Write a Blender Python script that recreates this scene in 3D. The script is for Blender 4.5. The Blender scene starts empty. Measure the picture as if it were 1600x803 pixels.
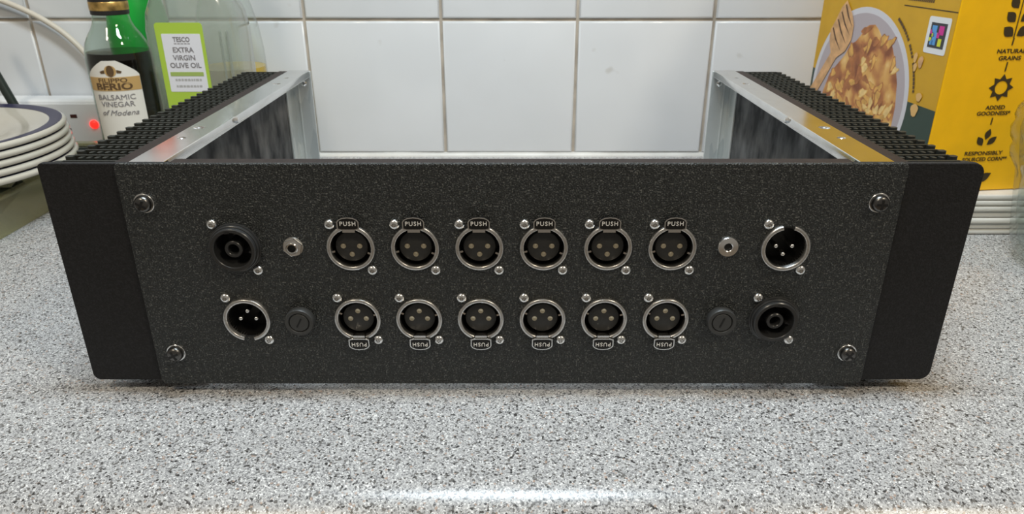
import bpy, bmesh, math, random
from mathutils import Vector, Matrix, Euler
PI = math.pi
random.seed(7)
scene = bpy.context.scene
COL = scene.collection

# ------------------------------------------------------------------ camera, world, lights, exposure
cam_d = bpy.data.cameras.new('camera'); cam = bpy.data.objects.new('camera', cam_d); COL.objects.link(cam)
cam.location = (0, -.3241, .2209); cam.rotation_euler = (PI/2 - .41047, 0, -.0006)
cam_d.sensor_width = 36; cam_d.lens = 36*1124.56/1600
cam_d.clip_start = .01
cam_d.dof.use_dof = True; cam_d.dof.focus_distance = .37; cam_d.dof.aperture_fstop = 22
scene.camera = cam
world = bpy.data.worlds.new('world'); scene.world = world; world.use_nodes = True
bg = world.node_tree.nodes['Background']; bg.inputs[0].default_value = (1.0, .92, .80, 1); bg.inputs[1].default_value = .24
def area(name, loc, target, sx, sy, watts, col):
    d = bpy.data.lights.new(name, 'AREA'); d.shape = 'RECTANGLE'; d.size = sx; d.size_y = sy; d.energy = watts; d.color = col
    o = bpy.data.objects.new(name, d); COL.objects.link(o); o.location = loc
    o.rotation_euler = (Vector(target) - Vector(loc)).to_track_quat('-Z', 'Y').to_euler()
    return o
area('under_cabinet_lamp', (0, .012, .85), (0, .012, 0), .32, .09, 7.2, (.80, .92, 1.0))
area('ceiling_lamp_right', (1.25, -.95, 1.75), (0, .2, 0), .25, .25, 15, (1.0, .87, .68))
area('ceiling_lamp_left', (-.75, -1.05, 1.75), (0, .2, 0), .25, .25, 11, (1.0, .87, .68))
vs = scene.view_settings; vs.view_transform = 'Standard'; vs.look = 'None'; vs.gamma = 1; vs.exposure = -.06; vs.use_curve_mapping = False

# ------------------------------------------------------------------ materials
def new_mat(name):
    m = bpy.data.materials.new(name); m.use_nodes = True
    nt = m.node_tree; return m, nt, nt.nodes['Principled BSDF']
def N(nt, t, **k):
    n = nt.nodes.new(t)
    for a, v in k.items(): setattr(n, a, v)
    return n
def coord(nt, scale=(1, 1, 1)):
    tc = N(nt, 'ShaderNodeTexCoord'); mp = N(nt, 'ShaderNodeMapping'); mp.inputs['Scale'].default_value = scale
    nt.links.new(tc.outputs['Object'], mp.inputs[0]); return mp.outputs[0]
def ramp(nt, stops, const=False):
    r = N(nt, 'ShaderNodeValToRGB'); cr = r.color_ramp
    if const: cr.interpolation = 'CONSTANT'
    while len(cr.elements) < len(stops): cr.elements.new(.5)
    for e, (p, c) in zip(cr.elements, stops): e.position = p; e.color = (*c, 1)
    return r
def bump(nt, b, h, strength, dist):
    bp = N(nt, 'ShaderNodeBump'); bp.inputs['Strength'].default_value = strength; bp.inputs['Distance'].default_value = dist
    nt.links.new(h, bp.inputs['Height']); nt.links.new(bp.outputs[0], b.inputs['Normal'])
def M(name, col, rough=.5, metal=0, spec=.5, noise=None, nb=None, emit=None, coat=0):
    m, nt, b = new_mat(name)
    b.inputs['Base Color'].default_value = (*col, 1); b.inputs['Roughness'].default_value = rough
    b.inputs['Metallic'].default_value = metal; b.inputs['Specular IOR Level'].default_value = spec
    b.inputs['Coat Weight'].default_value = coat
    if emit: b.inputs['Emission Color'].default_value = (*emit[0], 1); b.inputs['Emission Strength'].default_value = emit[1]
    if noise or nb:
        n = N(nt, 'ShaderNodeTexNoise'); v = coord(nt); nt.links.new(v, n.inputs['Vector'])
        n.inputs['Scale'].default_value = (noise or nb)[0]; n.inputs['Detail'].default_value = 4
        if noise:
            lo = tuple(c*(1-noise[1]) for c in col); hi = tuple(min(1, c*(1+noise[1])) for c in col)
            r = ramp(nt, [(.3, lo), (.7, hi)]); nt.links.new(n.outputs[0], r.inputs[0]); nt.links.new(r.outputs[0], b.inputs['Base Color'])
        if nb: bump(nt, b, n.outputs[0], nb[1], nb[2])
    return m

def counter_mat():
    m, nt, b = new_mat('speckled_laminate'); L = nt.links.new
    v = coord(nt)
    nz = N(nt, 'ShaderNodeTexNoise'); nz.inputs['Scale'].default_value = 900; nz.inputs['Detail'].default_value = 2; L(v, nz.inputs['Vector'])
    mx = N(nt, 'ShaderNodeVectorMath', operation='MULTIPLY_ADD'); L(nz.outputs['Color'], mx.inputs[0]); mx.inputs[1].default_value = (.0006,)*3; L(v, mx.inputs[2])
    v1 = N(nt, 'ShaderNodeTexVoronoi'); v1.inputs['Scale'].default_value = 1750; L(mx.outputs[0], v1.inputs['Vector'])
    s1 = N(nt, 'ShaderNodeSeparateColor'); L(v1.outputs['Color'], s1.inputs[0])
    r1 = ramp(nt, [(0, (.16, .16, .165)), (.16, (.31, .31, .315)), (.38, (.43, .43, .435)), (.70, (.53, .53, .53)), (.92, (.80, .80, .80))], True)
    L(s1.outputs[0], r1.inputs[0])
    v2 = N(nt, 'ShaderNodeTexVoronoi'); v2.inputs['Scale'].default_value = 980; L(mx.outputs[0], v2.inputs['Vector'])
    s2 = N(nt, 'ShaderNodeSeparateColor'); L(v2.outputs['Color'], s2.inputs[0])
    r2 = ramp(nt, [(0, (.05, .048, .048)), (.045, (.14, .135, .13)), (.12, (0, 0, 0)), (.975, (.38, .26, .19))], True); L(s2.outputs[0], r2.inputs[0])
    fac = ramp(nt, [(0, (1, 1, 1)), (.12, (0, 0, 0)), (.975, (.7, .7, .7))], True); L(s2.outputs[0], fac.inputs[0])
    mix = N(nt, 'ShaderNodeMix', data_type='RGBA'); L(fac.outputs[0], mix.inputs['Factor']); L(r1.outputs[0], mix.inputs['A']); L(r2.outputs[0], mix.inputs['B'])
    L(mix.outputs['Result'], b.inputs['Base Color'])
    b.inputs['Roughness'].default_value = .27
    bump(nt, b, s1.outputs[1], .12, .0003)
    return m
def powder_mat(name, base, glint, rough, strength, s0=.60, s1=.72):
    m, nt, b = new_mat(name); L = nt.links.new
    v = coord(nt)
    n = N(nt, 'ShaderNodeTexNoise'); n.inputs['Scale'].default_value = 1250; n.inputs['Detail'].default_value = 1; n.inputs['Roughness'].default_value = .5; L(v, n.inputs['Vector'])
    n2 = N(nt, 'ShaderNodeTexNoise'); n2.inputs['Scale'].default_value = 420; n2.inputs['Detail'].default_value = 3; L(v, n2.inputs['Vector'])
    ad = N(nt, 'ShaderNodeMath', operation='MULTIPLY_ADD'); ad.inputs[1].default_value = .5; L(n2.outputs[0], ad.inputs[0]); 
    sb = N(nt, 'ShaderNodeMath', operation='SUBTRACT'); sb.inputs[1].default_value = .25; L(n.outputs[0], sb.inputs[0]); L(sb.outputs[0], ad.inputs[2])
    r = ramp(nt, [(.30, tuple(c*.35 for c in base)), (.50, base), (s0, tuple(c*1.8 for c in base)), (s1, glint)]); L(ad.outputs[0], r.inputs[0])  # pale grains put the coarse coat's glints into the base colour
    L(r.outputs[0], b.inputs['Base Color']); b.inputs['Roughness'].default_value = rough
    bump(nt, b, ad.outputs[0], strength, .0009)
    return m
def tile_mat():
    m, nt, b = new_mat('glazed_tile'); L = nt.links.new
    v0 = coord(nt); oi = N(nt, 'ShaderNodeObjectInfo'); va = N(nt, 'ShaderNodeVectorMath', operation='MULTIPLY_ADD'); va.inputs[1].default_value = (7, 7, 7)
    L(oi.outputs['Random'], va.inputs[0]); L(v0, va.inputs[2]); v = va.outputs[0]
    n = N(nt, 'ShaderNodeTexNoise'); n.inputs['Scale'].default_value = 9; n.inputs['Detail'].default_value = 2; L(v, n.inputs['Vector'])
    r = ramp(nt, [(.3, (.68, .705, .735)), (.7, (.735, .76, .79))]); L(n.outputs[0], r.inputs[0])
    n2 = N(nt, 'ShaderNodeTexNoise'); n2.inputs['Scale'].default_value = 55; n2.inputs['Detail'].default_value = 1; L(v, n2.inputs['Vector'])
    sp = ramp(nt, [(.765, (1, 1, 1)), (.84, (.84, .82, .79))]); L(n2.outputs[0], sp.inputs[0])
    mul = N(nt, 'ShaderNodeMix', data_type='RGBA', blend_type='MULTIPLY'); mul.inputs['Factor'].default_value = 1
    L(r.outputs[0], mul.inputs['A']); L(sp.outputs[0], mul.inputs['B']); L(mul.outputs['Result'], b.inputs['Base Color'])
    b.inputs['Roughness'].default_value = .13
    bump(nt, b, n.outputs[0], .06, .01)
    return m
def streak_mat():
    m, nt, b = new_mat('chalky_black_anodised'); L = nt.links.new
    v = coord(nt, (1, 48, 26))
    n = N(nt, 'ShaderNodeTexNoise'); n.inputs['Scale'].default_value = 1.2; n.inputs['Detail'].default_value = 5; L(v, n.inputs['Vector'])
    r = ramp(nt, [(.38, (.020, .022, .025)), (.74, (.19, .195, .20))]); L(n.outputs[0], r.inputs[0]); L(r.outputs[0], b.inputs['Base Color'])
    b.inputs['Roughness'].default_value = .75; b.inputs['Specular IOR Level'].default_value = .25
    return m
def zinc_mat():
    m, nt, b = new_mat('zinc_plated_steel'); L = nt.links.new
    v = coord(nt, (60, 60, 14))
    n = N(nt, 'ShaderNodeTexVoronoi'); n.inputs['Scale'].default_value = 2.2; L(v, n.inputs['Vector'])
    s = N(nt, 'ShaderNodeSeparateColor'); L(n.outputs['Color'], s.inputs[0])
    r = ramp(nt, [(0, (.58, .63, .64)), (1, (.78, .81, .80))]); L(s.outputs[0], r.inputs[0]); L(r.outputs[0], b.inputs['Base Color'])
    b.inputs['Metallic'].default_value = .6; b.inputs['Roughness'].default_value = .40
    return m
def cereal_mat():
    m, nt, b = new_mat('printed_cereal_flakes'); L = nt.links.new
    v = coord(nt)
    n = N(nt, 'ShaderNodeTexNoise'); n.inputs['Scale'].default_value = 60; n.inputs['Detail'].default_value = 3; L(v, n.inputs['Vector'])
    mx = N(nt, 'ShaderNodeVectorMath', operation='MULTIPLY_ADD'); L(n.outputs['Color'], mx.inputs[0]); mx.inputs[1].default_value = (.022,)*3; L(v, mx.inputs[2])
    vo = N(nt, 'ShaderNodeTexVoronoi', feature='SMOOTH_F1'); vo.inputs['Scale'].default_value = 62; L(mx.outputs[0], vo.inputs['Vector'])
    r = ramp(nt, [(.08, (.80, .52, .20)), (.30, (.68, .36, .10)), (.48, (.45, .17, .055)), (.62, (.24, .075, .03))]); L(vo.outputs['Distance'], r.inputs[0])
    L(r.outputs[0], b.inputs['Base Color']); b.inputs['Roughness'].default_value = .5
    return m
def thin_glass(name, tint, rough=.03, spec=1.0, dif=0.0, dcol=(.6, .64, .6)):
    m, nt, b = new_mat(name); L = nt.links.new; nt.nodes.remove(b)
    out = nt.nodes['Material Output']
    t = N(nt, 'ShaderNodeBsdfTransparent'); t.inputs[0].default_value = (*tint, 1)
    g = N(nt, 'ShaderNodeBsdfGlossy'); g.inputs['Roughness'].default_value = rough
    lw = N(nt, 'ShaderNodeLayerWeight'); lw.inputs[0].default_value = .5
    pw = N(nt, 'ShaderNodeMath', operation='POWER'); pw.inputs[1].default_value = 4; L(lw.outputs['Facing'], pw.inputs[0])
    mt = N(nt, 'ShaderNodeMath', operation='MULTIPLY_ADD'); mt.inputs[1].default_value = .8*spec; mt.inputs[2].default_value = .035*spec; L(pw.outputs[0], mt.inputs[0])
    mx = N(nt, 'ShaderNodeMixShader'); L(mt.outputs[0], mx.inputs[0]); 
    if dif > 0:
        d = N(nt, 'ShaderNodeBsdfDiffuse'); d.inputs[0].default_value = (*dcol, 1)
        m2 = N(nt, 'ShaderNodeMixShader'); m2.inputs[0].default_value = dif; L(t.outputs[0], m2.inputs[1]); L(d.outputs[0], m2.inputs[2]); L(m2.outputs[0], mx.inputs[1])
    else: L(t.outputs[0], mx.inputs[1])
    L(g.outputs[0], mx.inputs[2]); L(mx.outputs[0], out.inputs[0])
    return m

mt = dict(
    counter=counter_mat(), tile=tile_mat(), grout=M('grout', (.42, .37, .31), .9, noise=(40, .25)), sealant=M('white_sealant', (.66, .66, .64), .35, noise=(30, .12)),
    panel=powder_mat('black_powder_coat', (.0165, .0190, .0190), (.145, .150, .142), .45, 1.0, .60, .75),
    cheek=powder_mat('fine_black_coat', (.0045, .0045, .0056), (.012, .012, .014), .75, .35),
    sink=M('black_anodised_fins', (.024, .025, .021), .55, spec=.30, noise=(300, .25)), sink_base=M('black_anodised_base', (.026, .018, .016), .6, spec=.22, noise=(200, .2)),
    streak=streak_mat(), zinc=zinc_mat(), alu=M('brushed_aluminium', (.78, .78, .77), .15, 1, noise=(90, .06)),
    galv=M('galvanised_edge', (.66, .69, .69), .5, .35, noise=(150, .08)), fuse=M('grey_black_plastic', (.045, .047, .048), .42),
    flake_a=M('printed_flake_pale', (.80, .55, .22), .5, noise=(150, .2)), flake_b=M('printed_flake_golden', (.66, .36, .09), .5, noise=(150, .25)), flake_c=M('printed_flake_brown', (.40, .15, .05), .5, noise=(150, .3)),
    nickel=M('nickel_ring', (.64, .63, .61), .30, 1, noise=(800, .12)), chrome=M('chrome', (.72, .71, .69), .16, 1), blackchrome=M('black_chrome', (.028, .027, .026), .25, .7),
    silver=M('bright_zinc_screw', (.85, .85, .84), .22, 1), insert=M('black_plastic_insert', (.022, .022, .021), .5, noise=(900, .2)), plastic=M('black_plastic', (.030, .031, .032), .28),
    cup=M('dark_socket_cup', (.008, .008, .008), .35), gold=M('contact_metal', (.62, .55, .40), .35, 1), darkmetal=M('dark_screw', (.13, .127, .122), .28, 1), black=M('painted_recess_shade', (.004, .004, .004), .6),  # the last black paints the shade inside screw crosses, slots, notches and holes
    letter=M('silver_lettering', (.88, .87, .84), .4, .2), rubber=M('rubber', (.02, .02, .02), .8),
    plate=M('glazed_white_plate', (.54, .51, .44), .15, noise=(20, .03)), navy=M('navy_glaze', (.014, .012, .055), .3, spec=.3),
    tray=thin_glass('olive_plastic_tray', (.90, .90, .78), .2, .6, .20, (.58, .56, .40)), rack=M('dark_rack_metal', (.035, .045, .04), .4, .3),
    white_plastic=M('white_plastic', (.86, .88, .90), .35), neon=M('red_neon', (.9, .02, .01), .3, emit=((1, .012, .008), 3.0)), slot=M('dark_slot', (.06, .015, .012), .6), cable=M('cream_cable', (.62, .58, .50), .45),
    bal_glass=thin_glass('green_bottle_glass', (.86, .93, .88), .03, 1.5), bal_liq=M('dark_vinegar', (.006, .004, .003), .08), bal_cap=M('black_cap', (.015, .014, .013), .4), goldfoil=M('gold_foil', (.62, .40, .13), .3, .8, noise=(120, .5)),
    paper=M('label_paper', (.72, .70, .64), .6), gold_ink=M('gold_ink', (.50, .32, .12), .5), brown_ink=M('brown_ink', (.10, .055, .02), .6), grey_ink=M('grey_ink', (.20, .19, .20), .6), pale_ink=M('pale_ink', (.42, .42, .42), .6),
    pet=thin_glass('clear_plastic_bottle', (.80, .83, .79), .10, 1.8, .24), lime=M('lime_label', (.40, .58, .06), .5), white_label=M('white_label', (.74, .75, .80), .5), olive_ink=M('olive_green_ink', (.34, .46, .12), .5),
    oil=M('golden_oil', (.62, .40, .02), .12), green_plastic=M('bright_green_plastic', (.012, .36, .045), .3), red_cap=M('orange_red_cap', (.75, .10, .03), .35),
    clear_glass=thin_glass('clear_glass', (.93, .95, .94)), jar=thin_glass('jar_glass', (.88, .91, .90), .02, .9, .0),
    yellow=M('yellow_card', (.95, .52, .0), .45, noise=(60, .04)), yellow_shaded=M('yellow_card_shaded', (.60, .33, .010), .5, noise=(40, .06)), ink=M('dark_brown_ink', (.045, .028, .006), .6),  # second card colour is the box yellow with shade put into it
    dkgreen=M('dark_green_ink', (.035, .060, .045), .55), bowl=M('printed_bowl_white', (.62, .60, .63), .5), bowl_in=M('printed_bowl_shade', (.44, .38, .40), .5), cereal=cereal_mat(), wood=M('printed_wood', (.62, .35, .16), .5, noise=(120, .25)), woodslit=M('printed_dark_slit', (.09, .04, .02), .6),
    code_white=M('code_white', (.75, .75, .75), .5), code_dark=M('code_dark', (.04, .04, .045), .5), blue=M('code_blue', (.10, .32, .66), .5), pink=M('code_pink', (.60, .03, .27), .5), cyellow=M('code_yellow', (.66, .68, .04), .5),
    crumb=M('printed_crumb', (.70, .42, .15), .5), slab=M('white_slab', (.70, .69, .66), .35, noise=(60, .05)),
)

# ------------------------------------------------------------------ helpers
def smooth(me, ang=35):
    for p in me.polygons: p.use_smooth = True
    me.set_sharp_from_angle(angle=math.radians(ang))
def fin(bm, name, sm=True, ang=35):
    bmesh.ops.recalc_face_normals(bm, faces=bm.faces)
    me = bpy.data.meshes.new(name); bm.to_mesh(me); bm.free()
    if sm: smooth(me, ang)
    return me
def obj(name, me, mat=None, parent=None, loc=(0, 0, 0), rot=(0, 0, 0), bevel=0, seg=2):
    o = bpy.data.objects.new(name, me); COL.objects.link(o); o.location = loc; o.rotation_euler = rot
    if mat is not None and me is not None and len(me.materials) == 0: me.materials.append(mt[mat] if isinstance(mat, str) else mat)
    if parent: o.parent = parent
    if bevel:
        b = o.modifiers.new('bevel', 'BEVEL'); b.width = bevel; b.segments = seg; b.limit_method = 'ANGLE'; b.angle_limit = math.radians(40)
    return o
def tag(o, label=None, cat=None, group=None, kind=None):
    if label: o['label'] = label
    if cat: o['category'] = cat
    if group: o['group'] = group
    if kind: o['kind'] = kind
    return o
def empty(name, loc, rz=0):
    o = bpy.data.objects.new(name, None); COL.objects.link(o); o.location = loc; o.rotation_euler = (0, 0, rz); o.empty_display_size = .02; return o
def bx(bm, x0, x1, y0, y1, z0, z1):
    v = [bm.verts.new((x, y, z)) for x in (x0, x1) for y in (y0, y1) for z in (z0, z1)]
    for f in ((0, 1, 3, 2), (4, 6, 7, 5), (0, 4, 5, 1), (2, 3, 7, 6), (0, 2, 6, 4), (1, 5, 7, 3)): bm.faces.new([v[i] for i in f])
def boxme(x0, x1, y0, y1, z0, z1, sm=False):
    bm = bmesh.new(); bx(bm, x0, x1, y0, y1, z0, z1); return fin(bm, 'box', sm)
FRONT = lambda a, b, h: (a, -h, b)       # a outline in the x/z plane, h towards the viewer (-y)
UP = lambda a, b, h: (a, b, h)
def lathe_bm(bm, prof, seg=40, a0=0, a1=2*PI, mp=UP, closed=False, c=(0, 0)):
    full = abs(a1 - a0 - 2*PI) < 1e-6; n = seg if full else seg + 1; rings = []
    for (r, h) in prof:
        if r < 1e-7: rings.append([bm.verts.new(mp(c[0], c[1], h))]*n)
        else: rings.append([bm.verts.new(mp(c[0] + r*math.cos(a0 + (a1-a0)*i/seg), c[1] + r*math.sin(a0 + (a1-a0)*i/seg), h)) for i in range(n)])
    pairs = list(zip(rings, rings[1:])) + ([(rings[-1], rings[0])] if closed else [])
    for A, B in pairs:
        for i in range(n if full else n-1):
            j = (i+1) % n; q = []
            for v in (A[i], A[j], B[j], B[i]):
                if v not in q: q.append(v)
            if len(q) > 2: bm.faces.new(q)
    if not full and closed:
        bm.faces.new([R[0] for R in rings]); bm.faces.new([R[-1] for R in rings][::-1])
def lathe(prof, **k):
    ang = k.pop('ang', 35); bm = bmesh.new(); lathe_bm(bm, prof, **k); return fin(bm, 'lathe', True, ang)
def prism_bm(bm, pts, h0, h1, mp):
    A = [bm.verts.new(mp(a, b, h0)) for a, b in pts]; B = [bm.verts.new(mp(a, b, h1)) for a, b in pts]; n = len(pts)
    bm.faces.new(A[::-1]); bm.faces.new(B)
    for i in range(n): bm.faces.new((A[i], A[(i+1) % n], B[(i+1) % n], B[i]))
def prism(pts, h0, h1, mp, sm=False):
    bm = bmesh.new(); prism_bm(bm, pts, h0, h1, mp); return fin(bm, 'prism', sm)
def rrect(w, h, r, cx=0, cy=0, n=5):
    out = []
    for k, (sx, sy) in enumerate(((1, 1), (-1, 1), (-1, -1), (1, -1))):
        for i in range(n+1):
            a = PI/2*k + PI/2*i/n; out.append((cx + sx*(w/2-r) + r*math.cos(a), cy + sy*(h/2-r) + r*math.sin(a)))
    return out
def circle(r, cx=0, cy=0, n=32, ph=0): return [(cx + r*math.cos(2*PI*i/n+ph), cy + r*math.sin(2*PI*i/n+ph)) for i in range(n)]
def sheet(outline, holes, t, mp, bev=0):
    cu = bpy.data.curves.new('sheet', 'CURVE'); cu.dimensions = '2D'; cu.fill_mode = 'BOTH'; cu.extrude = t/2 - bev; cu.bevel_depth = bev; cu.bevel_resolution = 1
    for pts in [outline] + holes:
        s = cu.splines.new('POLY'); s.points.add(len(pts)-1); s.use_cyclic_u = True
        for p, (a, b) in zip(s.points, pts): p.co = (a, b, 0, 1)
    o = bpy.data.objects.new('sheet', cu); COL.objects.link(o)
    me = bpy.data.meshes.new_from_object(o.evaluated_get(bpy.context.evaluated_depsgraph_get())); bpy.data.objects.remove(o); bpy.data.curves.remove(cu)
    me.materials.clear()
    for v in me.vertices: v.co = mp(*v.co)
    smooth(me, 30); return me
def join(mes):
    bm = bmesh.new()
    for m in mes: bm.from_mesh(m)
    me = bpy.data.meshes.new('joined'); bm.to_mesh(me); bm.free(); smooth(me, 35); return me
def text(s, size, mp, depth=.0002, align='CENTER', width=None, shear=0, bold=0, spacing=1.0):
    cu = bpy.data.curves.new('text', 'FONT'); cu.body = s; cu.size = size; cu.align_x = align; cu.align_y = 'CENTER'; cu.extrude = depth; cu.shear = shear; cu.offset = bold; cu.space_character = spacing
    cu.resolution_u = 3
    o = bpy.data.objects.new('text', cu); COL.objects.link(o)
    me = bpy.data.meshes.new_from_object(o.evaluated_get(bpy.context.evaluated_depsgraph_get())); bpy.data.objects.remove(o); bpy.data.curves.remove(cu)
    xs = [v.co.x for v in me.vertices]; k = (width/(max(xs)-min(xs))) if width else 1
    for v in me.vertices: v.co = mp(v.co.x*k, v.co.y, v.co.z)
    me.materials.clear(); return me
def tube_me(pts, r, seg=12):
    bm = bmesh.new(); P = [Vector(p) for p in pts]; prev = None; rings = []
    for i, p in enumerate(P):
        t = (P[min(i+1, len(P)-1)] - P[max(i-1, 0)]).normalized()
        u = t.orthogonal().normalized() if prev is None else (prev - t*prev.dot(t)).normalized()
        prev = u; w = t.cross(u); rings.append([bm.verts.new(p + (u*math.cos(2*PI*k/seg) + w*math.sin(2*PI*k/seg))*r) for k in range(seg)])
    for A, B in zip(rings, rings[1:]):
        for k in range(seg): bm.faces.new((A[k], A[(k+1) % seg], B[(k+1) % seg], B[k]))
    bm.faces.new(rings[0][::-1]); bm.faces.new(rings[-1]); return fin(bm, 'tube')
def catmull(pts, n=10):
    P = [Vector(p) for p in pts]; P = [P[0]*2-P[1]] + P + [P[-1]*2-P[-2]]; out = []
    for i in range(1, len(P)-2):
        for k in range(n):
            t = k/n; a, b, c, d = P[i-1:i+3]
            out.append(.5*((2*b) + (c-a)*t + (2*a-5*b+4*c-d)*t*t + (3*b-a-3*c+d)*t**3))
    out.append(P[-2]); return out
mm = .001

# ------------------------------------------------------------------ the setting: tiled wall, sealant, worktop
WY, TW, TX, TZ = .4726, .1446, -.5085, .1472
wall = tag(obj('wall_back', boxme(-1.25, 1.25, WY+.0022, WY+.08, -.04, 1.0), 'grout'), kind='structure', label='white tiled kitchen wall behind the worktop')
bm = bmesh.new(); g = .0015
bx(bm, -TW/2+g, TW/2-g, 0, .006, -TW/2+g, TW/2-g)
bmesh.ops.bevel(bm, geom=[e for e in bm.edges if all(v.co.y < .003 for v in e.verts)] , offset=.0024, segments=4, affect='EDGES', profile=.5)
tile_me = fin(bm, 'tile', True, 50)
for i in range(-4, 12):
    for k in range(0, 5):
        z = TZ - TW/2 + TW*k; rnd = random.Random(i*31+k)
        obj('tile', tile_me, 'tile', wall, (TX + TW*i + TW/2, WY - rnd.uniform(0, .0005), z), (rnd.uniform(-.0025, .0025), 0, rnd.uniform(-.0025, .0025)))
pr = [(WY+.002, .0), (WY-.0065, .0)] + [(WY-.0065+.0005 + .006*math.sin(a)*.0 + .006*(1-math.cos(a)), .006*math.sin(a)*1.0) for a in [PI/2*i/6 for i in range(1, 7)]] + [(WY+.002, .0065)]
bm = bmesh.new()
nx = 60; prev = None
for i in range(nx+1):
    x = -1.24 + 2.48*i/nx; j = random.uniform(.85, 1.12)
    ring = [bm.verts.new((x, WY + (y-WY)*j*.7 if y < WY else y, z*j*.62)) for y, z in pr]
    if prev:
        for k in range(len(ring)): bm.faces.new((prev[k], prev[(k+1) % len(ring)], ring[(k+1) % len(ring)], ring[k]))
    prev = ring
tag(obj('trim_1', fin(bm, 'bead'), 'sealant'), kind='structure', label='white sealant bead along the foot of the tiles')

tag(obj('floor', boxme(-2.2, 2.2, -2.6, WY+.08, -.96, -.91), M('kitchen_floor', (.30, .24, .18), .5, noise=(6, .2))), kind='structure', label='warm brown kitchen floor below the worktop')
R_ = .030
cp = [(WY+.0775, 0), (-.064, 0)] + [(-.064 - R_*math.sin(a), -R_ + R_*math.cos(a)) for a in [PI/2*i/14 for i in range(1, 15)]] + [(-.064-R_, -.042), (WY+.0775, -.042)]
bm = bmesh.new()
A = [bm.verts.new((-1.25, y, z)) for y, z in cp]; B = [bm.verts.new((1.25, y, z)) for y, z in cp]
bm.faces.new(A); bm.faces.new(B[::-1])
for i in range(len(cp)): bm.faces.new((A[i], A[(i+1) % len(cp)], B[(i+1) % len(cp)], B[i]))
tag(obj('countertop', fin(bm, 'worktop'), 'counter'), 'grey speckled laminate kitchen worktop with a rounded front edge', 'countertop')

# ------------------------------------------------------------------ amplifier chassis
CH = (0, .136, 0)
chassis = tag(empty('amplifier_chassis', CH), 'black metal amplifier chassis with finned heatsinks and a connector panel, standing on the worktop', 'amplifier')
OFF = (-CH[0], -CH[1], -CH[2])
ZB, ZT, DEP = .008, .1265, .272
ROWS = (.0850, .0455); XCOL = (-.0783, -.0470, -.0157, .0157, .0470, .0783); XJ, XE, XS = .1065, .1345, .1747
holes = []
for z in ROWS:
    for x in XCOL + (-XE, XE): holes.append(circle(.0112, x, z, 40))
for x in (-XJ, XJ): holes.append(circle(.0036, x, ROWS[0], 20)); holes.append(circle(.0060, x, ROWS[1], 28))
pm = sheet(rrect(.370, ZT-.0075+.0005, .002, 0, (ZT+.0070)/2), holes, .002, lambda a, b, h: (a, .001-h, b), .0008)
bm = bmesh.new(); bx(bm, -.162, .162, .0010, .0120, ZT-.0022, ZT-.0002)
bmesh.ops.bevel(bm, geom=[e for e in bm.edges], offset=.0005, segments=2, affect='EDGES'); lip = fin(bm, 'lip')
panel = obj('connector_panel', pm, 'panel', chassis, OFF)
obj('panel_lip', lip, 'sink_base', chassis, OFF)
panel['label'] = 'textured black connector panel'
def corners(xi, xo, z0, z1, s):
    rt, rb = (.0020, .0035) if s < 0 else (.0050, .0050)
    out = [(xi, z0), (xi, z1)]
    for i in range(6): a = PI/2 - PI/2*i/5; out.append((xo - s*rt + s*rt*math.cos(a), z1 - rt + rt*math.sin(a)))
    for i in range(6): a = PI/2*i/5; out.append((xo - s*rb + s*rb*math.cos(a), z0 + rb - rb*math.sin(a)))
    return out
for s in (-1, 1):
    o = obj('end_plate', sheet(corners(s*.161, s*.2222, ZB, ZT-.0002, s), [], .0032, lambda a, b, h: (a, .0037-h, b), .0004), 'cheek', chassis, OFF)
# panel fixing screws with washers
def cross_pts(r, w): return [(r, -w), (r, w), (w, w), (w, r), (-w, r), (-w, w), (-r, w), (-r, -w), (-w, -w), (-w, -r), (w, -r), (w, -w)]
head_me = lathe([(4.15*mm, 0), (4.2*mm, .9*mm), (3.95*mm, 2.0*mm), (3.3*mm, 2.85*mm), (2.5*mm, 3.25*mm), (1.3*mm, 3.42*mm), (0, 3.45*mm)], mp=FRONT, seg=32, ang=60)
cross_me = prism(cross_pts(2.6*mm, .6*mm), 2.5*mm, 3.50*mm, FRONT)
wash_me = lathe([(4.85*mm, 0), (4.85*mm, .45*mm), (4.7*mm, .6*mm), (2.2*mm, .6*mm), (2.2*mm, 0)], mp=FRONT, seg=36, closed=True)
for k, (x, z) in enumerate(((-XS, .1078), (XS, .1080), (-XS, .0256), (XS, .0254))):
    s = obj('panel_screw', head_me, 'darkmetal', chassis, (x, OFF[1]-.0005, z), (0, .5+k*1.1, 0))
    obj('washer', wash_me, 'silver', s, (0, .0005, 0)); obj('cross_recess', cross_me, 'black', s)  # black cross on the head paints the shade of the driver recess
# connector meshes
sc_me = lathe([(2.55*mm, 0), (2.6*mm, .45*mm), (2.35*mm, 1.05*mm), (1.7*mm, 1.55*mm), (1.05*mm, 1.75*mm), (.75*mm, 1.1*mm), (0, .9*mm)], mp=FRONT, seg=24, ang=50)
scx_me = prism(cross_pts(1.2*mm, .25*mm), .9*mm, 1.72*mm, FRONT)
bm = bmesh.new(); bm.from_mesh(sc_me); k0 = len(bm.faces); bm.from_mesh(scx_me); bm.faces.ensure_lookup_table()
for f in bm.faces[k0:]: f.material_index = 1
bm.to_mesh(sc_me); bm.free(); smooth(sc_me, 50); sc_me.materials.append(mt['silver']); sc_me.materials.append(mt['nickel'])
GA = math.radians(19)
shell_f = lathe([(11.75*mm, -1.5*mm), (11.75*mm, 1.35*mm), (11.4*mm, 1.75*mm), (10.15*mm, 1.75*mm), (9.85*mm, 1.45*mm), (9.85*mm, -1.5*mm)], mp=FRONT, seg=56, a0=PI/2+GA, a1=PI/2-GA+2*PI, closed=True, ang=50)
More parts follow.
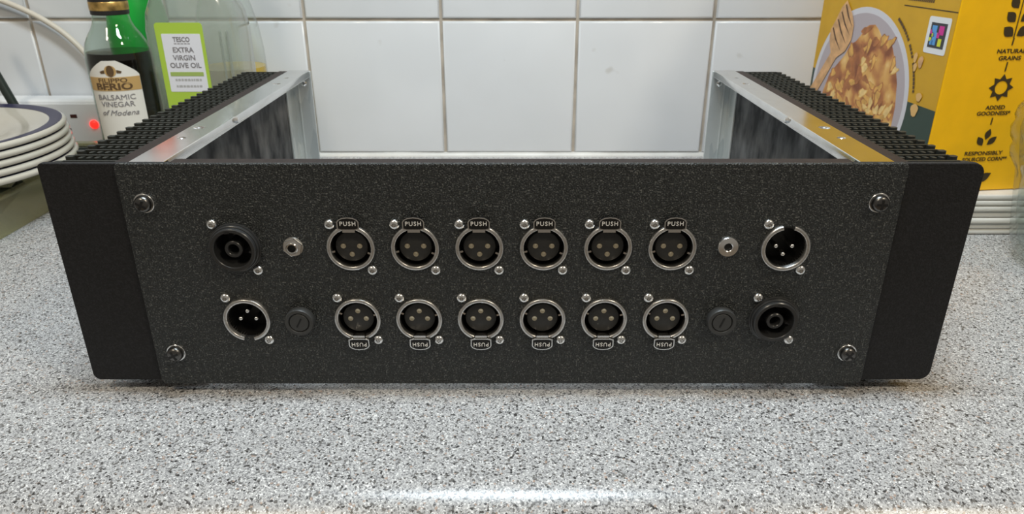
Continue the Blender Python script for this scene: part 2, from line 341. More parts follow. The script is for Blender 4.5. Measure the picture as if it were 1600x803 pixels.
shell_m = lathe([(11.9*mm, -1.5*mm), (11.9*mm, 1.9*mm), (11.5*mm, 2.3*mm), (10.25*mm, 2.3*mm), (9.95*mm, 2.0*mm), (9.95*mm, -8*mm), (10.4*mm, -8*mm)], mp=FRONT, seg=56, a0=PI/2+math.radians(14), a1=PI/2-math.radians(14)+2*PI, closed=True, ang=50)
cup_me = lathe([(11.2*mm, -.4*mm), (9.95*mm, -.4*mm), (9.9*mm, -13*mm), (0, -13*mm)], mp=FRONT, seg=48)
ins_me = lathe([(7.9*mm, -12.9*mm), (7.9*mm, -1.5*mm), (7.55*mm, -1.1*mm), (0, -1.1*mm)], mp=FRONT, seg=44, ang=50)
con_me = lathe([(1.3*mm, -1.1*mm), (1.3*mm, -.85*mm), (.95*mm, -.85*mm), (.5*mm, -1.05*mm), (0, -1.08*mm)], mp=FRONT, seg=18, ang=50)
pin_me = lathe([(1.2*mm, -12.9*mm), (1.2*mm, -1.2*mm), (1.0*mm, -.6*mm), (.55*mm, -.25*mm), (0, -.15*mm)], mp=FRONT, seg=18, ang=60)
tab_pts = [(-5.1, 10.7), (-5.15, 14.2), (-4.4, 15.3), (-2.6, 16.2), (0, 16.5), (2.6, 16.2), (4.4, 15.3), (5.15, 14.2), (5.1, 10.7), (3.4, 10.2), (-3.4, 10.2)]
tab_me = prism([(a*mm, b*mm) for a, b in tab_pts], .9*mm, 2.9*mm, FRONT)
rim_me = sheet([(a*mm*1.03, (b-13.2)*mm*1.05+13.2*mm) for a, b in tab_pts], [[(a*mm*.93, (b-13.2)*mm*.90+13.2*mm) for a, b in tab_pts]], .5*mm, lambda a, b, h: (a, -2.75*mm-h, b))
arm_bm = bmesh.new(); bx(arm_bm, -3.0*mm, 3.0*mm, -2.3*mm, 6*mm, 8.6*mm, 10.5*mm); arm_me = fin(arm_bm, 'arm', False)
push_me = text('PUSH', 3.0*mm, lambda a, b, h: (a, -3.0*mm-h, b+13.3*mm), .08*mm, width=7.6*mm, bold=.00003, spacing=1.2)
spring_me = boxme(8.3*mm, 9.8*mm, -.2*mm, 3*mm, -.45*mm, .45*mm)
def screws(p):
    for sx in (-1, 1):
        s = obj('screw', sc_me, 'silver', p, (sx*9.5*mm, 0, -sx*12.1*mm), (0, random.uniform(0, 3), 0))
def xlr_socket(x, z, flip):
    p = obj('xlr_socket', shell_f, 'nickel', chassis, (x, OFF[1], z), (0, PI if flip else 0, 0))
    obj('cup', cup_me, 'cup', p); obj('insert', ins_me, 'insert', p)
    for a, b in ((-4.0, .3), (4.0, .3), (0, -4.0)): obj('contact', con_me, 'gold', p, (a*mm, 0, b*mm))
    obj('latch_arm', arm_me, 'chrome', p); t = obj('latch_tab', tab_me, 'blackchrome', p, bevel=.0002)
    obj('tab_rim', rim_me, 'chrome', p); obj('push_lettering', push_me, 'letter', p)
    for a in (-.35, PI+.25): obj('ground_spring', spring_me, 'chrome', p, rot=(0, -a, 0))
    # the screws of a turned socket sit on the same diagonal, so the turn keeps them in place
    screws(p)
for x in XCOL: xlr_socket(x, ROWS[0], False)
for x in XCOL: xlr_socket(x, ROWS[1], True)
def xlr_plug(x, z, flip):
    p = obj('xlr_plug', shell_m, 'nickel', chassis, (x, OFF[1], z), (0, PI if flip else 0, 0))
    obj('cup', cup_me, 'insert', p)
    for a, b in ((-4.0, .3), (4.0, .3), (0, -4.0)): obj('pin', pin_me, 'silver', p, (a*mm, 0, b*mm))
    screws(p)
xlr_plug(XE-.0012, ROWS[0], False); xlr_plug(-XE, ROWS[1], True)
spk_out = lathe([(12.7*mm, -.2*mm), (12.7*mm, .7*mm), (12.4*mm, .9*mm), (12.0*mm, .9*mm), (12.0*mm, 2.2*mm), (11.6*mm, 2.5*mm), (11.2*mm, 2.5*mm), (11.1*mm, 4.0*mm), (10.7*mm, 4.4*mm), (9.3*mm, 4.4*mm), (9.0*mm, 4.0*mm), (9.0*mm, -14*mm), (0, -14*mm)], mp=FRONT, seg=56)
spk_post = lathe([(4.3*mm, -13.9*mm), (4.3*mm, 2.6*mm), (4.0*mm, 2.9*mm), (2.95*mm, 2.9*mm), (2.7*mm, 2.6*mm), (2.7*mm, -10*mm), (0, -10*mm)], mp=FRONT, seg=36)
spk_key = boxme(-1.2*mm, 1.2*mm, -4.5*mm, -2.0*mm, 8.8*mm, 10.0*mm)
spk_rib = boxme(-.5*mm, .5*mm, -.5*mm, 10*mm, 6.8*mm, 9.4*mm)
def speaker_socket(x, z, rk):
    p = obj('speaker_socket', spk_out, 'plastic', chassis, (x, OFF[1], z))
    obj('centre_post', spk_post, 'plastic', p); obj('key_notch', spk_key, 'black', p, rot=(0, rk, 0))
    for a in (.1, 1.9): obj('inner_rib', spk_rib, 'plastic', p, rot=(0, a, 0))
    screws(p)
speaker_socket(-XE-.0003, ROWS[0], -.15); speaker_socket(XE-.0010, ROWS[1], .1)
jack_hole = lathe([(1.95*mm, .2*mm), (0, .2*mm)], mp=FRONT, seg=24)
jp = lathe([(5.0*mm, 0), (5.0*mm, .5*mm), (4.85*mm, .7*mm), (2.2*mm, .7*mm), (2.2*mm, -2*mm)], mp=FRONT, seg=36)
p = obj('jack_socket', jp, 'chrome', chassis, (-XJ, OFF[1], ROWS[0]+.0005))
obj('hexagon_nut', sheet(circle(4.5*mm, n=6, ph=.3), [circle(2.9*mm, n=24)], 1.4*mm, lambda a, b, h: (a, -1.4*mm-h, b), .15*mm), 'silver', p)
obj('bush', lathe([(2.9*mm, 0), (2.9*mm, 2.8*mm), (2.6*mm, 3.1*mm), (2.0*mm, 3.0*mm), (1.9*mm, 2.5*mm), (1.9*mm, 0)], mp=FRONT, seg=28), 'chrome', p); obj('hole', jack_hole, 'black', p)
jp = lathe([(5.15*mm, 0), (5.15*mm, 1.4*mm), (4.8*mm, 1.9*mm), (2.3*mm, 2.1*mm), (1.95*mm, 1.8*mm), (1.95*mm, -1*mm)], mp=FRONT, seg=36)
p = obj('jack_socket', jp, 'silver', chassis, (XJ-.0012, OFF[1], ROWS[0]+.0007)); obj('hole', jack_hole, 'black', p)
fuse_me = lathe([(7.4*mm, 0), (7.4*mm, 3.4*mm), (7.0*mm, 4.0*mm), (5.5*mm, 4.0*mm), (5.2*mm, 3.6*mm), (5.15*mm, 2.6*mm), (4.9*mm, 2.6*mm), (4.85*mm, 3.5*mm), (4.6*mm, 3.8*mm), (0, 3.8*mm)], mp=FRONT, seg=44)
slot_me = boxme(-.4*mm, .4*mm, -3.95*mm, -3.2*mm, -2.8*mm, 2.8*mm)
for x, a in ((-XJ-.001, .5), (XJ, .35)):
    p = obj('fuse_holder', fuse_me, 'fuse', chassis, (x, OFF[1], ROWS[1]-.0004)); obj('driver_slot', slot_me, 'black', p, rot=(0, a, 0))
# heatsinks: a base slab with vertical fins whose faces carry ribs
def fin_mesh(s):
    Lf = .0300; t = .00075; bm = bmesh.new(); z0, z1 = ZB+.0005, ZT-.0008
    sq = lambda p: [(s*a, b) for a, b in p]
    prism_bm(bm, sq([(0, -t), (Lf-.0035, -t), (Lf-.0035, t), (0, t)]), z0, z1, UP)
    prism_bm(bm, sq([(Lf-.0044, -t), (Lf-.0040, -.0024), (Lf-.0030, -.0030), (Lf-.0009, -.0028), (Lf, -.0018), (Lf, .0000), (Lf-.0006, t), (Lf-.0035, t)]), z0, z1-.0002, UP)
    x = .0022
    while x < Lf - .0065:
        prism_bm(bm, sq([(x-.0011, -t), (x-.0010, -.0036), (x-.0006, -.0042), (x+.0006, -.0042), (x+.0010, -.0036), (x+.0011, -t)]), z0, z1-.0005, UP); x += .0039
    return fin(bm, 'fin', False)
for s in (-1, 1):
    x0, x1 = sorted((s*.1808, s*.1888))
    hs = obj('heatsink', boxme(x0, x1, .0054, DEP, ZB+.0003, ZT-.0004), 'sink_base', chassis, OFF, bevel=.0006)
    fm = fin_mesh(s)
    for k in range(27): obj('fin', fm, 'sink', hs, (s*.1886, .0105+.0100*k, 0))
    x0, x1 = sorted((s*.1800, s*.1809))
    obj('inner_plate', boxme(x0, x1, .006, DEP-.004, .014, ZT-.0045), 'streak', chassis, OFF)
    # top and bottom rails with drilled holes
    xc = s*.1725; hs_ = [(.0735, .0034), (.0505, .0024), (.2110, .0030), (.2360, .0020)]
    mp_ = lambda a, b, h: (a, b, ZT+.0002-.0025+h)
    rail = obj('top_rail', sheet(rrect(.016, DEP-.003, .0006, xc, (DEP+.003)/2, 2), [circle(r, xc-s*-.002 if k < 2 else xc, y, 24) for k, (y, r) in enumerate(hs_)], .0050, mp_, .0004), 'alu', chassis, OFF)
    for k, (y, r) in enumerate(hs_):
        x = xc-s*-.002 if k < 2 else xc
        obj('countersunk_screw', lathe([(r*.97, -.0045), (r*.97, -.0002), (r*.70, -.0009), (r*.3, -.0016), (0, -.0017)], seg=20, ang=50), 'silver', rail, (x, y, ZT+.0002))
    obj('rail_edge', boxme(*sorted((s*.1642, s*.1647)), .0145, DEP-.0018, ZT-.0049, ZT-.0004), 'galv', rail)
    n = obj('rail_nut', lathe([(0, -.001), (.0019, -.001), (.0021, .0008), (.0014, .0022), (0, .0026)], seg=8, ang=20), 'silver', rail, (s*.1643, .1000, ZT-.0015), (0, -s*PI/2, 0))
    obj('bottom_rail', sheet(rrect(.016, DEP-.008, .0006, xc, (DEP+.008)/2, 2), [], .0050, lambda a, b, h: (a, b, ZB+.0030+h), .0004), 'alu', chassis, OFF)
    # galvanised corner angle at the back
    bm = bmesh.new()
    x0, x1 = sorted((s*.1785, s*.1800)); bx(bm, x0, x1, .2520, DEP, ZB+.006, ZT-.0048)
    x0, x1 = sorted((s*.1630, s*.1800)); bx(bm, x0, x1, DEP-.0016, DEP, ZB+.0005, ZT-.0003)
    an = obj('corner_angle', fin(bm, 'angle', False), 'zinc', chassis, OFF, bevel=.0004)
    obj('angle_screw', lathe([(0, 0), (.0026, 0), (.0025, .0008), (.0015, .0016), (0, .0018)], mp=FRONT, seg=20, ang=60), 'silver', an, (s*.1695, DEP-.0016, .1165))
    obj('angle_fold', boxme(*sorted((s*.1735, s*.1748)), DEP-.0026, DEP-.0015, ZB+.002, ZT-.004), 'zinc', an, bevel=.0004)
    for y in (.040, .235):
        obj('foot', lathe([(0, 0), (.0065, 0), (.0075, .001), (.0085, .0079), (.0085, .0082), (0, .0082)], seg=28), 'rubber', chassis, (s*.172, OFF[1]+y, 0))

# ------------------------------------------------------------------ left: plates in a rack, extension block, cable, bottles
rk = tag(empty('dish_rack', (-.52, .30, 0)), 'dish rack of dark bars over a see-through olive drip tray, under the plate stack', 'dish rack')
ro = (.52, -.30, 0)
bm = bmesh.new(); lathe_pts = rrect(.214, .22, .012, -.523, .298)
def wallring(pts, th, z0, z1):
    cx = sum(p[0] for p in pts)/len(pts); cy = sum(p[1] for p in pts)/len(pts)
    return sheet(pts, [[(cx+(a-cx)*(1-th), cy+(b-cy)*(1-th)) for a, b in pts]], z1-z0, lambda a, b, h: (a, b, (z0+z1)/2+h), .0004)
obj('drip_tray', join([wallring(lathe_pts, .03, .0005, .031), sheet(lathe_pts, [], .002, lambda a, b, h: (a, b, .0012+h), .0003)]), 'tray', rk, ro)
obj('tray_rim', sheet(rrect(.218, .224, .013, -.523, .298), [rrect(.206, .212, .010, -.523, .298)], .003, lambda a, b, h: (a, b, .0315+h), .0006), 'tray', rk, ro)
for y in (.215, .255, .345, .385): obj('cross_bar', tube_me([(-.627, y, .0300), (-.420, y, .0300)], .0028), 'rack', rk, ro)
obj('leg', tube_me([(-.4285, .2790, .0290), (-.4545, .2755, .0045)], .0042), 'rack', rk, ro)
obj('leg', tube_me([(-.61, .2790, .0290), (-.585, .2755, .0045)], .0042), 'rack', rk, ro)
obj('back_post', tube_me([(-.5425, .418, .165), (-.4960, .418, .018)], .0045), 'rack', rk, ro)
obj('back_post', tube_me([(-.62, .418, .165), (-.60, .418, .018)], .0045), 'rack', rk, ro)
obj('back_bar', tube_me([(-.627, .413, .024), (-.420, .413, .024)], .0032), 'rack', rk, ro)
RP = .1125; PC = (-.5045, .2745)
plate_prof = [(0, .0022), (.050, .0022), (.052, 0), (.056, 0), (.058, .003), (.066, .0065), (.085, .0080), (RP-.009, .0112), (RP-.0035, .0116), (RP-.0010, .0127), (RP, .0145), (RP-.0010, .0164), (RP-.0035, .0174), (RP-.008, .0172), (.086, .0136), (.068, .0108), (.060, .0062), (.052, .0052), (0, .0050)]
pl_me = lathe(plate_prof, seg=96, ang=60); band_me = lathe([(RP-.0032, .01755), (RP-.006, .01755), (RP-.0135, .0164), (RP-.0135, .0158), (RP-.006, .0168), (RP-.0032, .0169)], seg=96, closed=True, ang=60)
names = ['topmost white plate of the stack, its navy rim fully in view', 'second white plate from the top of the stack in the rack', 'middle white plate of the five stacked in the rack', 'second white plate from the bottom of the stack in the rack', 'lowest white plate of the stack, resting on the dark rack bars']
for k in range(5):
    z = .0331 + .0066*(4-k); dx = (0, .001, .0015, .0025, .0038)[k]
    o = tag(obj('dinner_plate', pl_me, 'plate', None, (PC[0]+dx, PC[1]+dx*.4, z)), names[k], 'plate', 'plates stacked in the dish rack')
    obj('rim_band', band_me, 'navy', o)
# extension block
eb = tag(empty('extension_block', (-.475, .452, 0)), 'white plastic mains extension block with a glowing red neon, leaning against the tiles', 'extension block')
eo = (.475, -.452, 0)
bm = bmesh.new(); bx(bm, -.560, -.412, .440, .4695, .0, .0690); obj('body', fin(bm, 'b', False), 'white_plastic', eb, eo, bevel=.003, seg=3)
obj('face_plate', sheet(rrect(.140, .061, .004, -.486, .0345), [], .0012, lambda a, b, h: (a, .4397-h, b), .0004), 'white_plastic', eb, eo)
obj('neon_lamp', lathe([(.0045, 0), (.0043, .0012), (.003, .0024), (0, .0030)], mp=FRONT, seg=20, ang=60), 'neon', eb, (-.4465+.475, .4391-.452, .0437))
for x, z, w, h in ((-.4665, .0525, .0070, .0036), (-.4735, .0365, .0026, .0060), (-.4520, .0200, .0026, .006), (-.528, .0525, .007, .0036), (-.539, .030, .0026, .006), (-.517, .030, .0026, .006)):
    obj('pin_slot', boxme(x-w/2, x+w/2, .4387, .4393, z-h/2, z+h/2), 'slot', eb, eo)
cab = catmull([(-.66, .4640, .186), (-.60, .4640, .186), (-.545, .4640, .1725), (-.515, .4640, .1620), (-.487, .4640, .1470), (-.4660, .4640, .1300), (-.450, .4640, .1080), (-.4440, .4600, .085), (-.4430, .4560, .0690)], 8)
tag(obj('power_cable', tube_me(cab, .0029, 14), 'cable'), 'cream mains cable hanging in a curve across the tiles', 'cable')
# balsamic vinegar
BX, BY, BR = -.3625, .360, .0285
bv = tag(empty('vinegar_bottle', (BX, BY, 0)), 'glass vinegar bottle with dark contents and a cream and gold label, beside the heatsink', 'bottle')
gp = [(0, .0005), (.024, .0005), (.0275, .003), (BR, .008), (BR, .124), (.0278, .131), (.0258, .1385), (.0222, .1455), (.0185, .1510), (.0162, .1560), (.0152, .162), (.0148, .185), (.0152, .195), (0, .195)]
obj('glass_body', lathe(gp, seg=48, ang=60), 'bal_glass', bv)
obj('vinegar', lathe([(0, .003), (.0235, .003), (BR-.0012, .009), (BR-.0012, .124), (BR-.0020, .1305), (0, .1305)], seg=44, ang=50), 'bal_liq', bv)
cp_ = obj('cap', lathe([(.0153, .1625), (.0160, .163), (.0160, .208), (.0150, .2095), (0, .2095)], seg=40), 'bal_cap', bv)
obj('cap_band', lathe([(.0161, .1665), (.0163, .1668), (.0163, .1735), (.0161, .1738)], seg=40, closed=True), 'goldfoil', bv)
LC = math.atan2(-(BY+.3241), -BX)   # direction from bottle to the viewer
def cyl(R, a_off):
    def f(a, b, h): th = LC - a_off + a/R; return ((R+h)*math.cos(th), (R+h)*math.sin(th), b)
    return f
A_L = math.radians(20)
def label(parent, name, pts_top, z0, w, R, a_off, mat, n=24):
    bm = bmesh.new(); rows = []
    for i in range(n+1):
        a = -w/2 + w*i/n; zt = pts_top(2*a/w)
        rows.append([bm.verts.new(cyl(R, a_off)(a, z, h)) for z in (z0, zt) for h in (0, .00025)])
    for p, q in zip(rows, rows[1:]):
        bm.faces.new((p[1], q[1], q[3], p[3])); bm.faces.new((p[0], p[2], q[2], q[0])); bm.faces.new((p[2], p[3], q[3], q[2])); bm.faces.new((p[0], q[0], q[1], p[1]))
    bm.faces.new((rows[0][0], rows[0][1], rows[0][3], rows[0][2])); bm.faces.new((rows[-1][0], rows[-1][2], rows[-1][3], rows[-1][1]))
    return obj(name, fin(bm, name), mat, parent)
LW = .0470
def arch(u): return .1125 + .0130*max(0, min(1, (1-abs(u))/.75))**.75 if abs(u) < .999 else .1125
label(bv, 'paper_label', arch, .020, LW, BR+.0002, A_L, 'paper')
label(bv, 'gold_band', lambda u: .1110, .0990, LW*.995, BR+.00045, A_L, 'gold_ink')
def btxt(s, z, size, w, mat, nm, R=BR+.0007, **k): obj(nm, text(s, size, lambda a, b, h: cyl(R, A_L)(a, b+z, h), .0001, width=w, **k), mat, bv)
btxt('FILIPPO', .1080, .0054, .025, 'brown_ink', 'lettering', bold=.0001); btxt('BERIO', .1025, .0082, .032, 'brown_ink', 'lettering', bold=.0003)
btxt('BALSAMIC', .0930, .0066, .033, 'grey_ink', 'lettering'); btxt('VINEGAR', .0868, .0066, .030, 'grey_ink', 'lettering'); btxt('of Modena', .0790, .0068, .033, 'grey_ink', 'lettering', shear=.4)
bm = bmesh.new(); f_ = cyl(BR+.0005, A_L)
prism_bm(bm, [(a, b+.1165) for a, b in circle(.0050, n=24)], 0, .0002, f_); obj('emblem', fin(bm, 'e', False), 'gold_ink', bv)
bm = bmesh.new(); prism_bm(bm, [(a*.62, b+.1165) for a, b in circle(.0050, n=24)], .0002, .0004, f_); obj('emblem_portrait', fin(bm, 'e', False), 'brown_ink', bv)
bm = bmesh.new()
for sx in (-1, 1): prism_bm(bm, [(sx*a, b+.1165) for a, b in ((.0052, -.002), (.0085, -.0022), (.0095, -.0005), (.0070, .0005), (.0052, .0010))], 0, .0002, f_)
obj('emblem_laurel', fin(bm, 'e', False), 'brown_ink', bv)
# clear plastic olive oil bottle with a lime label
OX0, OX1, OYF, OYB = -.3305, -.2470, .342, .398
ob = tag(empty('olive_oil_bottle', ((OX0+OX1)/2, (OYF+OYB)/2, 0)), 'clear plastic olive oil bottle with a lime green and white label', 'bottle')
def loft(levels, n=6):
    bm = bmesh.new(); rings = []
    for z, w, d, r in levels: rings.append([bm.verts.new((a, b, z)) for a, b in rrect(w, d, r, n=n)])
    for A_, B_ in zip(rings, rings[1:]):
        for i in range(len(A_)): j = (i+1) % len(A_); bm.faces.new((A_[i], A_[j], B_[j], B_[i]))
    bm.faces.new(rings[0][::-1]); bm.faces.new(rings[-1]); return fin(bm, 'loft', True, 60)
w_, d_ = OX1-OX0, OYB-OYF
obj('bottle_body', loft([(.0005, w_-.008, d_-.008, .012), (.004, w_, d_, .014), (.150, w_, d_, .014), (.165, w_-.003, d_-.002, .016), (.182, w_-.014, d_-.008, .020), (.200, .050, .042, .0195), (.215, .034, .033, .0160), (.226, .030, .030, .0149), (.245, .030, .030, .0149)]), 'pet', ob)
obj('olive_oil', loft([(.003, w_-.011, d_-.011, .010), (.006, w_-.004, d_-.004, .012), (.050, w_-.004, d_-.004, .012)]), 'oil', ob)
obj('bottle_cap', lathe([(.0158, .240), (.0162, .241), (.0162, .262), (.0150, .264), (0, .264)], seg=36), 'green_plastic', ob)
obj('grip_rib', boxme(.0345, .0365, -d_/2-.0012, -d_/2+.002, .01, .15), 'pet', ob, bevel=.0006)
obj('grip_rib', boxme(.0285, .0300, -d_/2-.0010, -d_/2+.002, .01, .15), 'pet', ob, bevel=.0006)
ofm = lambda a, b, h: (a-.0066, -d_/2-.0002-h, b)
lb = obj('lime_label', prism(rrect(.0425, .098, .003, 0, .108), 0, .0003, ofm), 'lime', ob)
obj('white_panel', prism(rrect(.0345, .0510, .0008, .001, .1220), .0003, .0005, ofm), 'white_label', ob)
for s_, z, sz, w, m_ in (('TESCO', .1425, .0058, .0150, 'grey_ink'), ('EXTRA', .1335, .0062, .0185, 'grey_ink'), ('VIRGIN', .1267, .0062, .0200, 'grey_ink'), ('OLIVE OIL', .1200, .0062, .0280, 'grey_ink')):
    obj('lettering', text(s_, sz, lambda a, b, h, z=z: ofm(a+.001, b+z, .0006+h), .0001, width=w, bold=.0001), m_, ob)
bm = bmesh.new()
for i in range(5): prism_bm(bm, rrect(.0024, .0007, .0002, .001-.006+.003*i, .1390, 2), .0005, .0006, ofm)
obj('logo_stripes', fin(bm, 's', False), 'grey_ink', ob)
obj('green_bar', prism(rrect(.0300, .0036, .0004, .001, .1125), .0005, .0007, ofm), 'olive_ink', ob)
bm = bmesh.new(); rr = random.Random(3)
for z in (.1072, .1015):
    x = -.0115
    while x < .012:
        w = rr.uniform(.0014, .0032); prism_bm(bm, rrect(w, .0020, .0003, x+w/2+.001, z, 2), .0005, .0006, ofm); x += w+.0006
obj('small_print', fin(bm, 'p', False), 'pale_ink', ob)
# bright green bottle behind
gb = tag(empty('green_bottle', (-.3765, .4360, 0)), 'bright green plastic bottle standing behind the vinegar bottle', 'bottle')
obj('bottle_body', lathe([(0, .0005), (.026, .0005), (.0295, .004), (.0300, .12), (.0295, .140), (.0270, .160), (.0230, .178), (.0170, .192), (.0140, .200), (0, .200)], seg=44, ang=60), 'green_plastic', gb)
obj('bottle_cap', lathe([(.0150, .2005), (.0155, .201), (.0150, .228), (.0120, .236), (0, .237)], seg=36, ang=50), 'red_cap', gb)
# round clear bottle with a little oil
yb = tag(empty('clear_oil_bottle', (-.2865, .4340, 0)), 'round clear glass bottle part filled with golden oil, close to the tiles', 'bottle')
obj('glass_body', lathe([(0, .0005), (.030, .0005), (.0325, .004), (.0330, .100), (.0325, .122), (.0300, .145), (.0255, .165), (.0190, .185), (.0140, .202), (.0125, .225), (.0125, .245), (0, .245)], seg=48, ang=60), 'clear_glass', yb)
obj('oil', lathe([(0, .003), (.0295, .003), (.0318, .006), (.0322, .100), (.0321, .1055), (0, .1055)], seg=44, ang=50), 'oil', yb)
obj('cap', lathe([(.0140, .238), (.0145, .239), (.0145, .262), (.0135, .264), (0, .264)], seg=32), 'bal_cap', yb)

# ------------------------------------------------------------------ right: slabs, cereal box, jar
SZ = [.0046, .0052, .0048, .0054, .0050, .0048, .0049]; z = .0003; slabs = []
ords = ['lowest', 'second from bottom', 'third from bottom', 'middle', 'third from top', 'second from top', 'topmost']
for k, t in enumerate(SZ):
    rnd = random.Random(k+5); w = .120 + rnd.uniform(-.001, .001); dy = rnd.uniform(-.0016, .0016)
    o = obj('white_board', sheet(rrect(w, .185, .003, 0, 0), [], t-.0005, lambda a, b, h: (a, b, h), .0015), 'slab', None, (.3735+rnd.uniform(-.0006, .0006), .2295+.0925+dy, z+t/2))
    tag(o, ords[k] + ' thin white board in the stack under the cereal box', 'board', 'white boards under the cereal box'); z += t
ZS = z + .0003
box = tag(empty('cereal_box', (.3290, .2320, ZS), math.radians(7.275)), 'tall yellow cereal box with a printed bowl, standing on the white boards', 'cereal box')
SPW, FRW, BH = .098, .1895, .300
obj('carton', boxme(0, SPW, 0, FRW, 0, BH), 'yellow', box, bevel=.0008)
fr = lambda a, b, h: (-.0001-h, a*mm, b*mm-ZS)        # front face: a = mm back from the corner, b = mm above the worktop
sp = lambda a, b, h: (a*mm, -.0001-h, b*mm-ZS)        # spine: a = mm right of the corner
frt = lambda a, b, h: (-.0001-h, -a*mm, b*mm-ZS)
H_ = .00012
def dec(nm, pts, lvl, mat, mp=fr): return obj(nm, prism(pts, H_*lvl, H_*(lvl+1), mp), mat, box)
dec('front_shaded_sheet', [(.6, ZS*1000+.5), (188.9, ZS*1000+.5), (188.9, 334), (.6, 334)], 0, 'yellow_shaded')  # sheet over the whole front, its yellow darkened to carry the shade
dec('green_print', [(.6, ZS*1000+.6), (188.8, ZS*1000+.6), (188.8, 106.5), (.6, 101.5)], 1, 'dkgreen')
dec('bowl_print', [(110+75*math.cos(2*PI*i/72), 95+75*math.sin(2*PI*i/72)) for i in range(72) if 95+75*math.sin(2*PI*i/72) > 36], 2, 'bowl')
dec('bowl_inside_print', [(110+70*math.cos(2*PI*i/72), 95+70*math.sin(2*PI*i/72)) for i in range(72) if 95+70*math.sin(2*PI*i/72) > 37], 3, 'bowl_in')
PILE = [(115, 147.4), (111, 153), (106, 155.5), (98, 156.5), (91, 152.5), (84, 146), (76, 146), (69, 142), (60, 129), (53, 114), (49, 95), (49, 70), (60, 40), (165, 40), (163, 88), (156, 106), (144, 118), (136, 126), (130, 136), (122, 140)]
dec('cereal_print', PILE, 4, 'cereal')
rr = random.Random(12); fl = [bmesh.new() for _ in range(3)]; k = 0
def inside(x, y):
    c = False
    for (x1, y1), (x2, y2) in zip(PILE, PILE[1:]+PILE[:1]):
        if (y1 > y) != (y2 > y) and x < (x2-x1)*(y-y1)/(y2-y1)+x1: c = not c
    return c
while k < 75:
    x, y = rr.uniform(52, 160), rr.uniform(60, 152)
    if not inside(x, y): continue
    L, W_, an = rr.uniform(4, 9), rr.uniform(2.2, 4.6), rr.uniform(0, PI); ph = rr.uniform(0, 6)
    lv = 5 + k*.02; t = rr.choices((0, 1, 2), (4, 5, 4))[0]
    def shape(f, dx, dy):
        o = []
        for i in range(14):
            a = 2*PI*i/14; q = 1+.22*math.sin(3*a+ph)+.12*math.sin(5*a+2*ph); u, v_ = L*q*f*math.cos(a), W_*q*f*math.sin(a)
            o.append((x+dx+u*math.cos(an)-v_*math.sin(an), y+dy+u*math.sin(an)+v_*math.cos(an)))
        return o
    prism_bm(fl[2 if t == 1 else min(2, t+1)], shape(1.0, 0, 0), H_*5, H_*lv, fr); prism_bm(fl[t], shape(.78, -.4, .5), H_*5, H_*(lv+.012), fr); k += 1
for b_, m_ in zip(fl, ('flake_a', 'flake_b', 'flake_c')): tag(obj('cereal_flakes_print', fin(b_, 'flakes', False), m_, box), kind='stuff')
dec('fork_handle_print', [(157, 129), (147, 125), (174, 84), (182, 60), (189, 60), (188.8, 84), (180, 96)], 8, 'wood')
dec('fork_print', [(146.6, 173), (141, 168), (134.7, 162.1), (129.4, 152.6), (129.4, 140.2), (136.3, 129.1), (149.3, 121.5), (159, 123), (165.6, 136), (166.5, 145), (158.8, 157), (153.2, 167)], 9, 'wood')
for (a, b), (c, d) in (((162.6, 147.6), (145.1, 129.1)), ((156.3, 155.7), (137.5, 135.8)), ((152.2, 162.7), (133.5, 143.8)), ((147.0, 169.5), (131.5, 151.3))):
    L = math.hypot(c-a, d-b); nx_, ny_ = -(d-b)/L*.9, (c-a)/L*.9; m1, m2 = (a+c)/2+1.2, (b+d)/2-.4
    dec('fork_slit_print', [(a+nx_, b+ny_), (m1+nx_, m2+ny_), (c, d), (m1-nx_, m2-ny_), (a-nx_, b-ny_)], 10, 'woodslit')
for a, b, r1, r2, ph in ((36.4, 137.3, 2.2, 4, .3), (29.2, 134.8, 2.8, 4.6, .8), (34.7, 130, 2, 3.4, .2), (22.3, 108.4, 3.4, 3.4, 0), (24.5, 97.5, 4.4, 5.2, .3)):
    dec('crumb_print', [(a+r1*math.cos(t)*(1+.2*math.sin(3*t+ph)), b+r2*math.sin(t)) for t in [2*PI*i/12 for i in range(12)]], 6, 'crumb' if r1 != 2.8 else 'wood')
dec('rule_print', [(.8, 174.1), (64.4, 174.7), (64.4, 175.4), (.8, 174.8)], 2, 'ink')
bm = bmesh.new(); rr = random.Random(5)
for i in range(22):       # blurred small print that curves around the bowl and the foot of a line above it
    t = math.radians(58 - i*2.2); R = 81; a, b = 110-R*math.cos(t), 95+R*math.sin(t); q = rr.uniform(.35, .6)
    u = (math.sin(t), math.cos(t)); v = (-math.cos(t), math.sin(t)); hl = rr.uniform(.9, 1.35)
    if i in (8, 13): continue
    prism_bm(bm, [(a+u[0]*hl*sx+v[0]*1.1*sy, b+u[1]*hl*sx+v[1]*1.1*sy) for sx, sy in ((-1, -1), (1, -1), (1, 1), (-1, 1))], H_*4, H_*5, fr)
for i in range(14):
    a = 30+i*2.3; prism_bm(bm, [(a-.8, 179.2), (a+.8, 179.2), (a+.8, 182+rr.uniform(0, .6)), (a-.8, 182)], H_*2, H_*3, fr)
obj('small_print', fin(bm, 'p', False), 'brown_ink', box)
dec('code_card', rrect(25, 27.2, 1.8, 17.6, 156.2), 2, 'code_white'); dec('code_field', [(8.3, 147), (26.4, 147), (26.4, 165.5), (8.3, 165.5)], 3, 'code_dark')
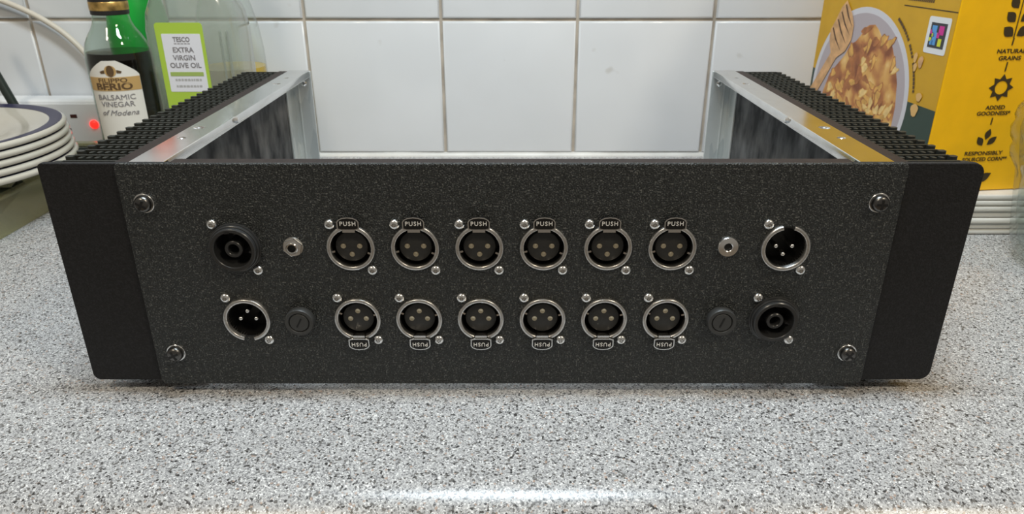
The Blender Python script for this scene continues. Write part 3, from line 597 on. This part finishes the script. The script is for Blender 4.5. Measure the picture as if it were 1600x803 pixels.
for a0, a1, b0, b1, c in ((19, 24.5, 158.5, 163.4, 'blue'), (18, 22.5, 149, 158.6, 'blue'), (21, 24.5, 149, 152.5, 'blue'), (11, 16.5, 157, 163.5, 'pink'), (15, 18, 154.6, 158.5, 'pink'), (23.6, 26, 157, 160, 'pink'), (20.8, 23.6, 155, 157.6, 'cyellow'), (23.3, 26, 151.5, 154.3, 'cyellow'), (11.6, 15.4, 148.6, 154.2, 'cyellow')):
    dec('code_block', [(a0, b0), (a1, b0), (a1, b1), (a0, b1)], 4, c)
# spine print
def leaf(cx, cy, L, W, ang, n=7):
    pts = []
    for sgn in (1, -1):
        for i in range(n):
            t = i/n if sgn == 1 else 1-i/n
            x = L*(t-.5); y = sgn*W/2*math.sin(PI*t)**1.05
            pts.append((cx+x*math.cos(ang)-y*math.sin(ang), cy+x*math.sin(ang)+y*math.cos(ang)))
    return pts
def sdec(nm, pts, mat='ink'): return dec(nm, pts, 1, mat, sp)
def stext(s, a, b, size, w, **k): obj('lettering', text(s, size, lambda x, y, h: (x+a*mm, -.0001-H_*1.5-h, y+b*mm-ZS), .0001, width=w*mm, bold=.00005, **k), 'ink', box)
stext('NATURAL', 50.5, 146.2, .0044, 24); stext('GRAINS', 50.5, 141.0, .0044, 18.5); stext('ADDED', 49.6, 103.5, .0044, 16.5); stext('GOODNESS*', 49.2, 98.9, .0044, 28.4)
stext('RESPONSIBLY', 49.7, 66.8, .0044, 33); stext('SOURCED CORN**', 52.0, 61.8, .0044, 39)
for b0, b1 in ((131.2, 138.2), (90.0, 95.6), (150.6, 156.0)): sdec('dash_print', [(48.9, b0), (49.9, b0), (50.1, b1), (49.1, b1)])
sun = []
for i in range(16): r = 10.4 if i % 2 == 0 else 6.9; sun.append((49.8+r*math.cos(PI*i/8+PI/2), 118.9+r*math.sin(PI*i/8+PI/2)))
obj('sun_print', sheet([(a, b) for a, b in sun], [circle(5.2, 49.8, 118.9, 28)], 1, lambda a, b, h: sp(a, b, H_*1.5+h*H_)), 'ink', box)
for a, b, L, W, an in ((49.3, 82.3, 9, 5.2, 1.35), (44.0, 76.8, 9, 5.4, 2.2), (54.0, 77.0, 9.5, 5.2, .75), (55.5, 46.5, 13.5, 7, .55), (45.0, 46.2, 13.5, 7, 2.6),
                      (43.6, 160.5, 11, 7.6, 2.5), (55.5, 160.8, 11, 7.6, .65), (43.0, 171.0, 10.5, 7.2, 2.4), (55.2, 171.3, 10.5, 7.2, .75), (43.4, 181, 10, 7, 2.3), (54.8, 181.4, 10, 7, .85), (49.2, 189.5, 11, 6.5, 1.57)):
    sdec('leaf_print', leaf(a, b, L, W, an))
sdec('stem_print', [(48.8, 155.8), (49.6, 155.8), (49.5, 188), (48.9, 188)])
# glass jar
JX, JY = .4225, .1640
jo = tag(empty('glass_jar', (JX, JY, 0)), 'clear glass jar with a ringed neck at the right edge of the worktop', 'jar')
jprof = [(0, .0008), (.030, .0008), (.0385, .0025), (.0435, .007), (.0470, .014), (.0490, .022), (.0510, .034), (.0545, .058), (.0560, .068), (.0590, .073), (.0620, .0775), (.0630, .083), (.0618, .0875), (.0650, .092), (.0660, .098), (.0640, .1025), (.0655, .107), (.0650, .112), (.0625, .116), (.0600, .1165)]
obj('glass_body', lathe(jprof + [(.0580, .1155), (.0600, .098), (.0560, .078), (.0515, .062), (.0470, .030), (.0420, .014), (.034, .008), (0, .0075)], seg=64, ang=60), 'jar', jo)
